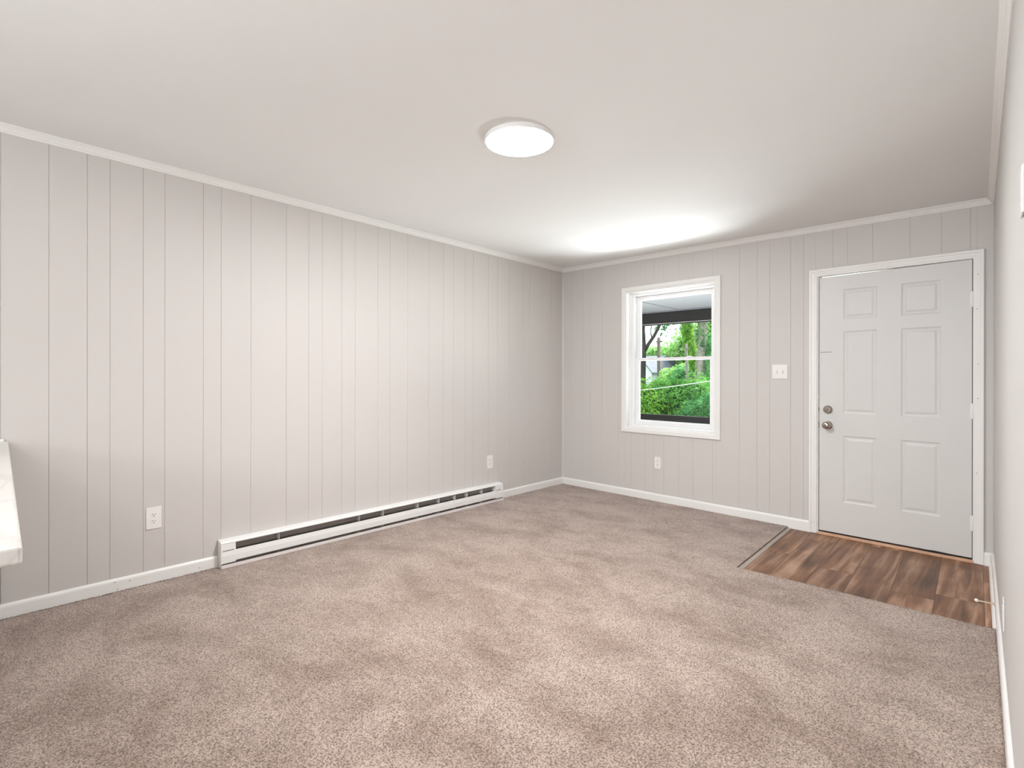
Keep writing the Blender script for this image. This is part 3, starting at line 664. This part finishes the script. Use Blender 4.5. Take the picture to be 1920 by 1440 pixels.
# front tangle of bushes (about 7 m out)
shrub('bush', -2.7, 6.6, [(0,0,0.35,0.75,0.7,0.80,5200), (-0.7,0.3,0.25,0.7,0.7,0.78,4200), (0.15,-0.35,0.0,0.55,0.5,0.55,3200)], 0.042, M_leafY, 'bright yellow green bush at the lower left of the window view', 'bush', 11)
shrub('bush', -1.75, 7.2, [(0,0,0.45,0.85,0.8,0.86,6200), (-0.5,-0.2,0.75,0.6,0.6,0.45,3400)], 0.040, M_leafG, 'rounded mid green bush in the middle of the window view', 'bush', 12)
shrub('bush', -1.15, 6.5, [(0,0,0.15,0.62,0.6,0.68,4200), (0.3,0.3,0.3,0.6,0.6,0.75,3600)], 0.036, M_leafB, 'blue green bush at the lower right of the window view', 'bush', 13)
shrub('bush', -0.1, 7.0, [(0,0,0.3,0.9,0.8,0.9,4200), (0.9,0.2,0.2,0.9,0.8,0.8,3800)], 0.045, M_leafG, 'dense bush right of the vine covered tree trunk', 'bush', 14)
shrub('bush', -4.3, 7.4, [(0,0,0.35,0.9,0.8,0.82,4200), (-1.1,0.3,0.3,0.9,0.8,0.8,3800)], 0.045, M_leafG, 'dense bush left of the dark forked tree', 'bush', 15)
shrub('bush', 2.2, 7.2, [(0,0,0.3,1.2,0.9,0.9,4200), (1.9,0.2,0.4,1.2,0.9,1.0,3800)], 0.05, M_leafY, 'wide bush at the far right of the yard', 'bush', 16)
# middle distance
shrub('small_tree', -3.2, 10.5, [(0,0,0.9,0.8,0.8,0.75,4200), (0.35,0.2,1.25,0.45,0.5,0.45,2300)], 0.055, M_leafB, 'dark green small tree left of the leaning grey pole', 'tree', 21, trunk=[([(0,0,gz(10.5)),(0.05,0,0.3)], [0.08,0.06])])
shrub('small_tree', -4.6, 12.5, [(0,0,0.7,1.0,0.9,0.95,4600), (0.8,0.3,0.9,0.7,0.7,0.7,2800)], 0.065, M_leafP, 'pale yellow green small tree behind the bushes', 'tree', 22, trunk=[([(0,0,gz(12.5)),(0.05,0,0.3)], [0.08,0.06])])
shrub('small_tree', -1.2, 10.8, [(0,0,1.2,0.9,0.8,1.6,6200), (0.7,0.3,0.6,0.8,0.8,1.2,3800)], 0.055, M_leafB, 'tall dark green small tree right of the vine covered trunk', 'tree', 23, trunk=[([(0,0,gz(10.8)),(0.05,0,0.3)], [0.09,0.07])])
# far treeline
far = [(-15.4, 25, 0.4, 1.9, 'G', 'leftmost'), (-12.4, 26, 0.5, 1.9, 'P', 'second'), (-9.6, 25, 2.2, 2.1, 'G', 'third'), (-7.4, 23.5, 3.1, 2.6, 'P', 'fourth'), (-4.2, 21, 3.0, 2.6, 'B', 'fifth'), (0.2, 22, 3.2, 3.0, 'G', 'sixth'), (5.2, 23, 3.4, 3.2, 'P', 'rightmost')]
words = {'leftmost': 'leafy tree of the far treeline behind the grey roofed house', 'second': 'pale tree of the far treeline above the front gable of the house', 'third': 'green tree of the far treeline beside the thin utility pole',
         'fourth': 'tall pale tree of the far treeline in the middle of the window', 'fifth': 'blue green tree of the far treeline behind the ivy covered trunk', 'sixth': 'green tree of the far treeline right of the big trunk', 'rightmost': 'rightmost pale tree of the far treeline'}
for i, (x, y, z, r_, k, w) in enumerate(far):
    zz = z if i > 1 else z + 1.4
    shrub('tree', x, y, [(0,0,zz,r_,r_*0.8,r_*0.75,5200), (r_*0.5,-0.4,zz-0.9,r_*0.7,r_*0.6,r_*0.6,2600), (-r_*0.5,-0.2,zz-0.5,r_*0.6,r_*0.6,r_*0.5,2200)], 0.11,
          {'G': M_leafG, 'P': M_leafP, 'B': M_leafB}[k], words[w], 'tree', 40 + i, trunk=[([(0,0,gz(y)),(0.1,0,z*0.5)], [0.22,0.15])])
# dark forked tree at the left of the view
shrub('forked_tree', -3.02, 7.9, [(-0.35,0,3.2,0.9,0.8,0.6,900), (0.55,0.1,3.1,0.7,0.6,0.7,1100), (0.2,0.1,2.55,0.35,0.3,0.3,90)], 0.045, M_leafB, 'dark forked tree trunk at the left edge of the window', 'tree', 31, shell=0.1, tm=M_barkdark,
      trunk=[([(-0.39,0,gz(7.9)), (-0.40,0,0.8), (-0.385,0,1.5), (-0.36,0,1.95), (-0.40,0,2.5), (-0.34,0,3.4)], [0.12,0.095,0.085,0.075,0.075,0.06]),
             ([(-0.375,0,1.86), (-0.20,0.02,2.12), (-0.06,0.02,2.30), (0.12,0.03,2.62), (0.38,0.05,3.1)], [0.06,0.045,0.042,0.035,0.028]),
             ([(-0.12,0.02,2.24), (-0.16,0.02,2.42), (-0.12,0,2.62)], [0.018,0.012,0.01]), ([(-0.40,0,2.12), (-0.50,0,2.4), (-0.46,0,2.7)], [0.022,0.016,0.012])])
# ivy column leaning, and big pale trunk with vines at the right
shrub('ivy_trunk', -2.95, 9.6, [(0.0,0,2.7,0.17,0.2,0.55,1500), (0.08,0,2.15,0.16,0.2,0.45,1500), (0.22,0,1.7,0.15,0.2,0.4,1200), (-0.1,0,3.4,0.5,0.4,0.4,900)], 0.038, M_leafY, 'leaning trunk wrapped in bright ivy left of the big pale trunk', 'tree', 32,
      trunk=[([(0.34,0,gz(9.6)), (0.26,0,1.3), (0.10,0,2.1), (0.0,0,2.9), (-0.1,0,3.6)], [0.09,0.08,0.07,0.06,0.05])])
shrub('big_tree', -2.12, 8.8, [(0.18,-0.05,0.2,0.28,0.22,0.8,2600), (0.20,0,1.4,0.20,0.2,1.0,1900), (-0.02,-0.05,2.3,0.16,0.14,0.6,350), (0.05,0,3.4,1.2,0.9,0.6,2600), (-0.12,-0.12,0.1,0.14,0.12,0.5,700)], 0.036, M_leafB, 'big pale tree trunk hung with vines at the right of the window', 'tree', 33, tm=M_barkpale,
      trunk=[([(-0.05,0,gz(8.8)), (-0.06,0,0.8), (-0.04,0,1.8), (0.0,0,2.7), (0.05,0,3.6)], [0.15,0.125,0.115,0.11,0.09]),
             ([(-0.18,-0.08,0.3), (-0.19,-0.1,1.1), (-0.14,-0.1,1.7), (-0.2,-0.1,2.4), (-0.12,-0.1,3.0)], [0.012]*5), ([(0.04,-0.12,0.2), (0.1,-0.13,0.9), (0.02,-0.13,1.5), (0.12,-0.12,2.0), (0.04,-0.1,3.0)], [0.011]*5),
             ([(0.02,-0.12,1.95), (0.12,-0.12,1.7), (0.2,-0.1,1.45)], [0.012]*3)])
# poles
p1 = tag(empty('utility_pole', (-7.15, 16, gz(16))), 'thin upright wooden pole left of the middle of the window', 'pole')
MB().tube([(0,0,0), (-0.02,0,3.7)], [0.085,0.07], 12).build('shaft', M_bark, p1, smooth=True); MB().box(-0.14,0.14,-0.03,0.03,3.5,3.56).build('cap_bar', M_bark, p1)
p2 = tag(empty('utility_pole', (-2.66, 9.0, gz(9.0))), 'pale grey leaning pole right of the middle of the window', 'pole')
MB().tube([(0.06,0,0), (0.02,0,1.5), (-0.03,0,2.75)], [0.042,0.036,0.030], 12).build('shaft', M_pole, p2, smooth=True); MB().box(-0.12,0.06,-0.012,0.012,2.60,2.63).build('cap_bar', M_pole, p2)
# hanging cable in front of the bushes
pts = []
for i in range(17):
    t = i/16; pts.append((-3.2 + 5.26*t, 4.6 - 2.25*t, 0.833 + 0.239*t + 0.35*t*t))
cp = tag(empty('clothesline_pole', (-3.225, 4.61, gz(4.61))), 'slim pole carrying the left end of the white cable', 'pole')
MB().tube([(0,0,0), (0,0,1.40)], 0.02, 10).build('shaft', M_pole, cp, smooth=True)
tag(MB().tube(pts, 0.007, 6).build('cable', M_cable, smooth=True), 'thin white cable strung in front of the bushes up to the porch', 'cable')
# house far left, small shed roof on the right
hs = tag(empty('house', (-11.85, 19, gz(19))), 'far pale house with a grey gabled roof at the left of the window view', 'house'); zo = -gz(19) - 0.12
MB().box(-3.5, 2.55, 0.0, 5.0, 0.0, 1.57+zo).build('wall', M_siding, hs)
MB().prism([(-3.9,-0.3,1.52+zo),(-3.9,5.3,1.52+zo),(-3.9,2.5,2.45+zo)], [(2.3,-0.3,1.52+zo),(2.3,5.3,1.52+zo),(2.3,2.5,2.45+zo)]).build('roof', M_roofing, hs)
MB().prism([(1.75,-0.05,0.0),(2.75,-0.05,0.0),(2.75,-0.05,1.55+zo),(2.25,-0.05,2.15+zo),(1.75,-0.05,1.55+zo)], [(1.75,2.5,0.0),(2.75,2.5,0.0),(2.75,2.5,1.55+zo),(2.25,2.5,2.15+zo),(1.75,2.5,1.55+zo)]).build('gable_wing', M_siding, hs)
for s in (-1, 1):
    MB().prism([(2.25,-0.2,2.16+zo),(2.25+s*0.62,-0.2,1.46+zo),(2.25+s*0.62,-0.2,1.52+zo),(2.25,-0.2,2.24+zo)], [(2.25,2.5,2.16+zo),(2.25+s*0.62,2.5,1.46+zo),(2.25+s*0.62,2.5,1.52+zo),(2.25,2.5,2.24+zo)]).build('gable_roof', M_roofing, hs)
for x, w in ((0.2, 0.5), (2.15, 0.2)):
    f_ = MB().box(x, x+w, -0.10, 0.0, 0.95+zo, 1.35+zo).build('window', M_slot, hs)
sh = tag(empty('shed', (-7.45, 19.5, gz(19.5))), 'far small shed with a grey roof right of the middle of the window view', 'shed')
zo = -gz(19.5) - 0.06
MB().box(-0.35, 0.35, 0, 2.0, 0.0, 1.62+zo).build('wall', M_bark, sh)
MB().prism([(-0.45,-0.2,1.58+zo),(-0.45,2.2,1.58+zo),(-0.45,1.0,1.95+zo)], [(0.45,-0.2,1.58+zo),(0.45,2.2,1.58+zo),(0.45,1.0,1.95+zo)]).build('roof', M_roofing, sh)

GROUPS = {'wall_outlet': 'duplex outlets on the walls', 'ceiling_light': 'round flush ceiling lights', 'bush': 'bushes seen through the window',
          'small_tree': 'small trees behind the bushes', 'tree': 'far treeline beyond the yard', 'utility_pole': 'poles in the yard', 'porch_post': 'posts of the porch railing'}
for o in bpy.data.objects:
    k = o.name.split('.')[0]
    if o.parent is None and k in GROUPS: o['group'] = GROUPS[k]
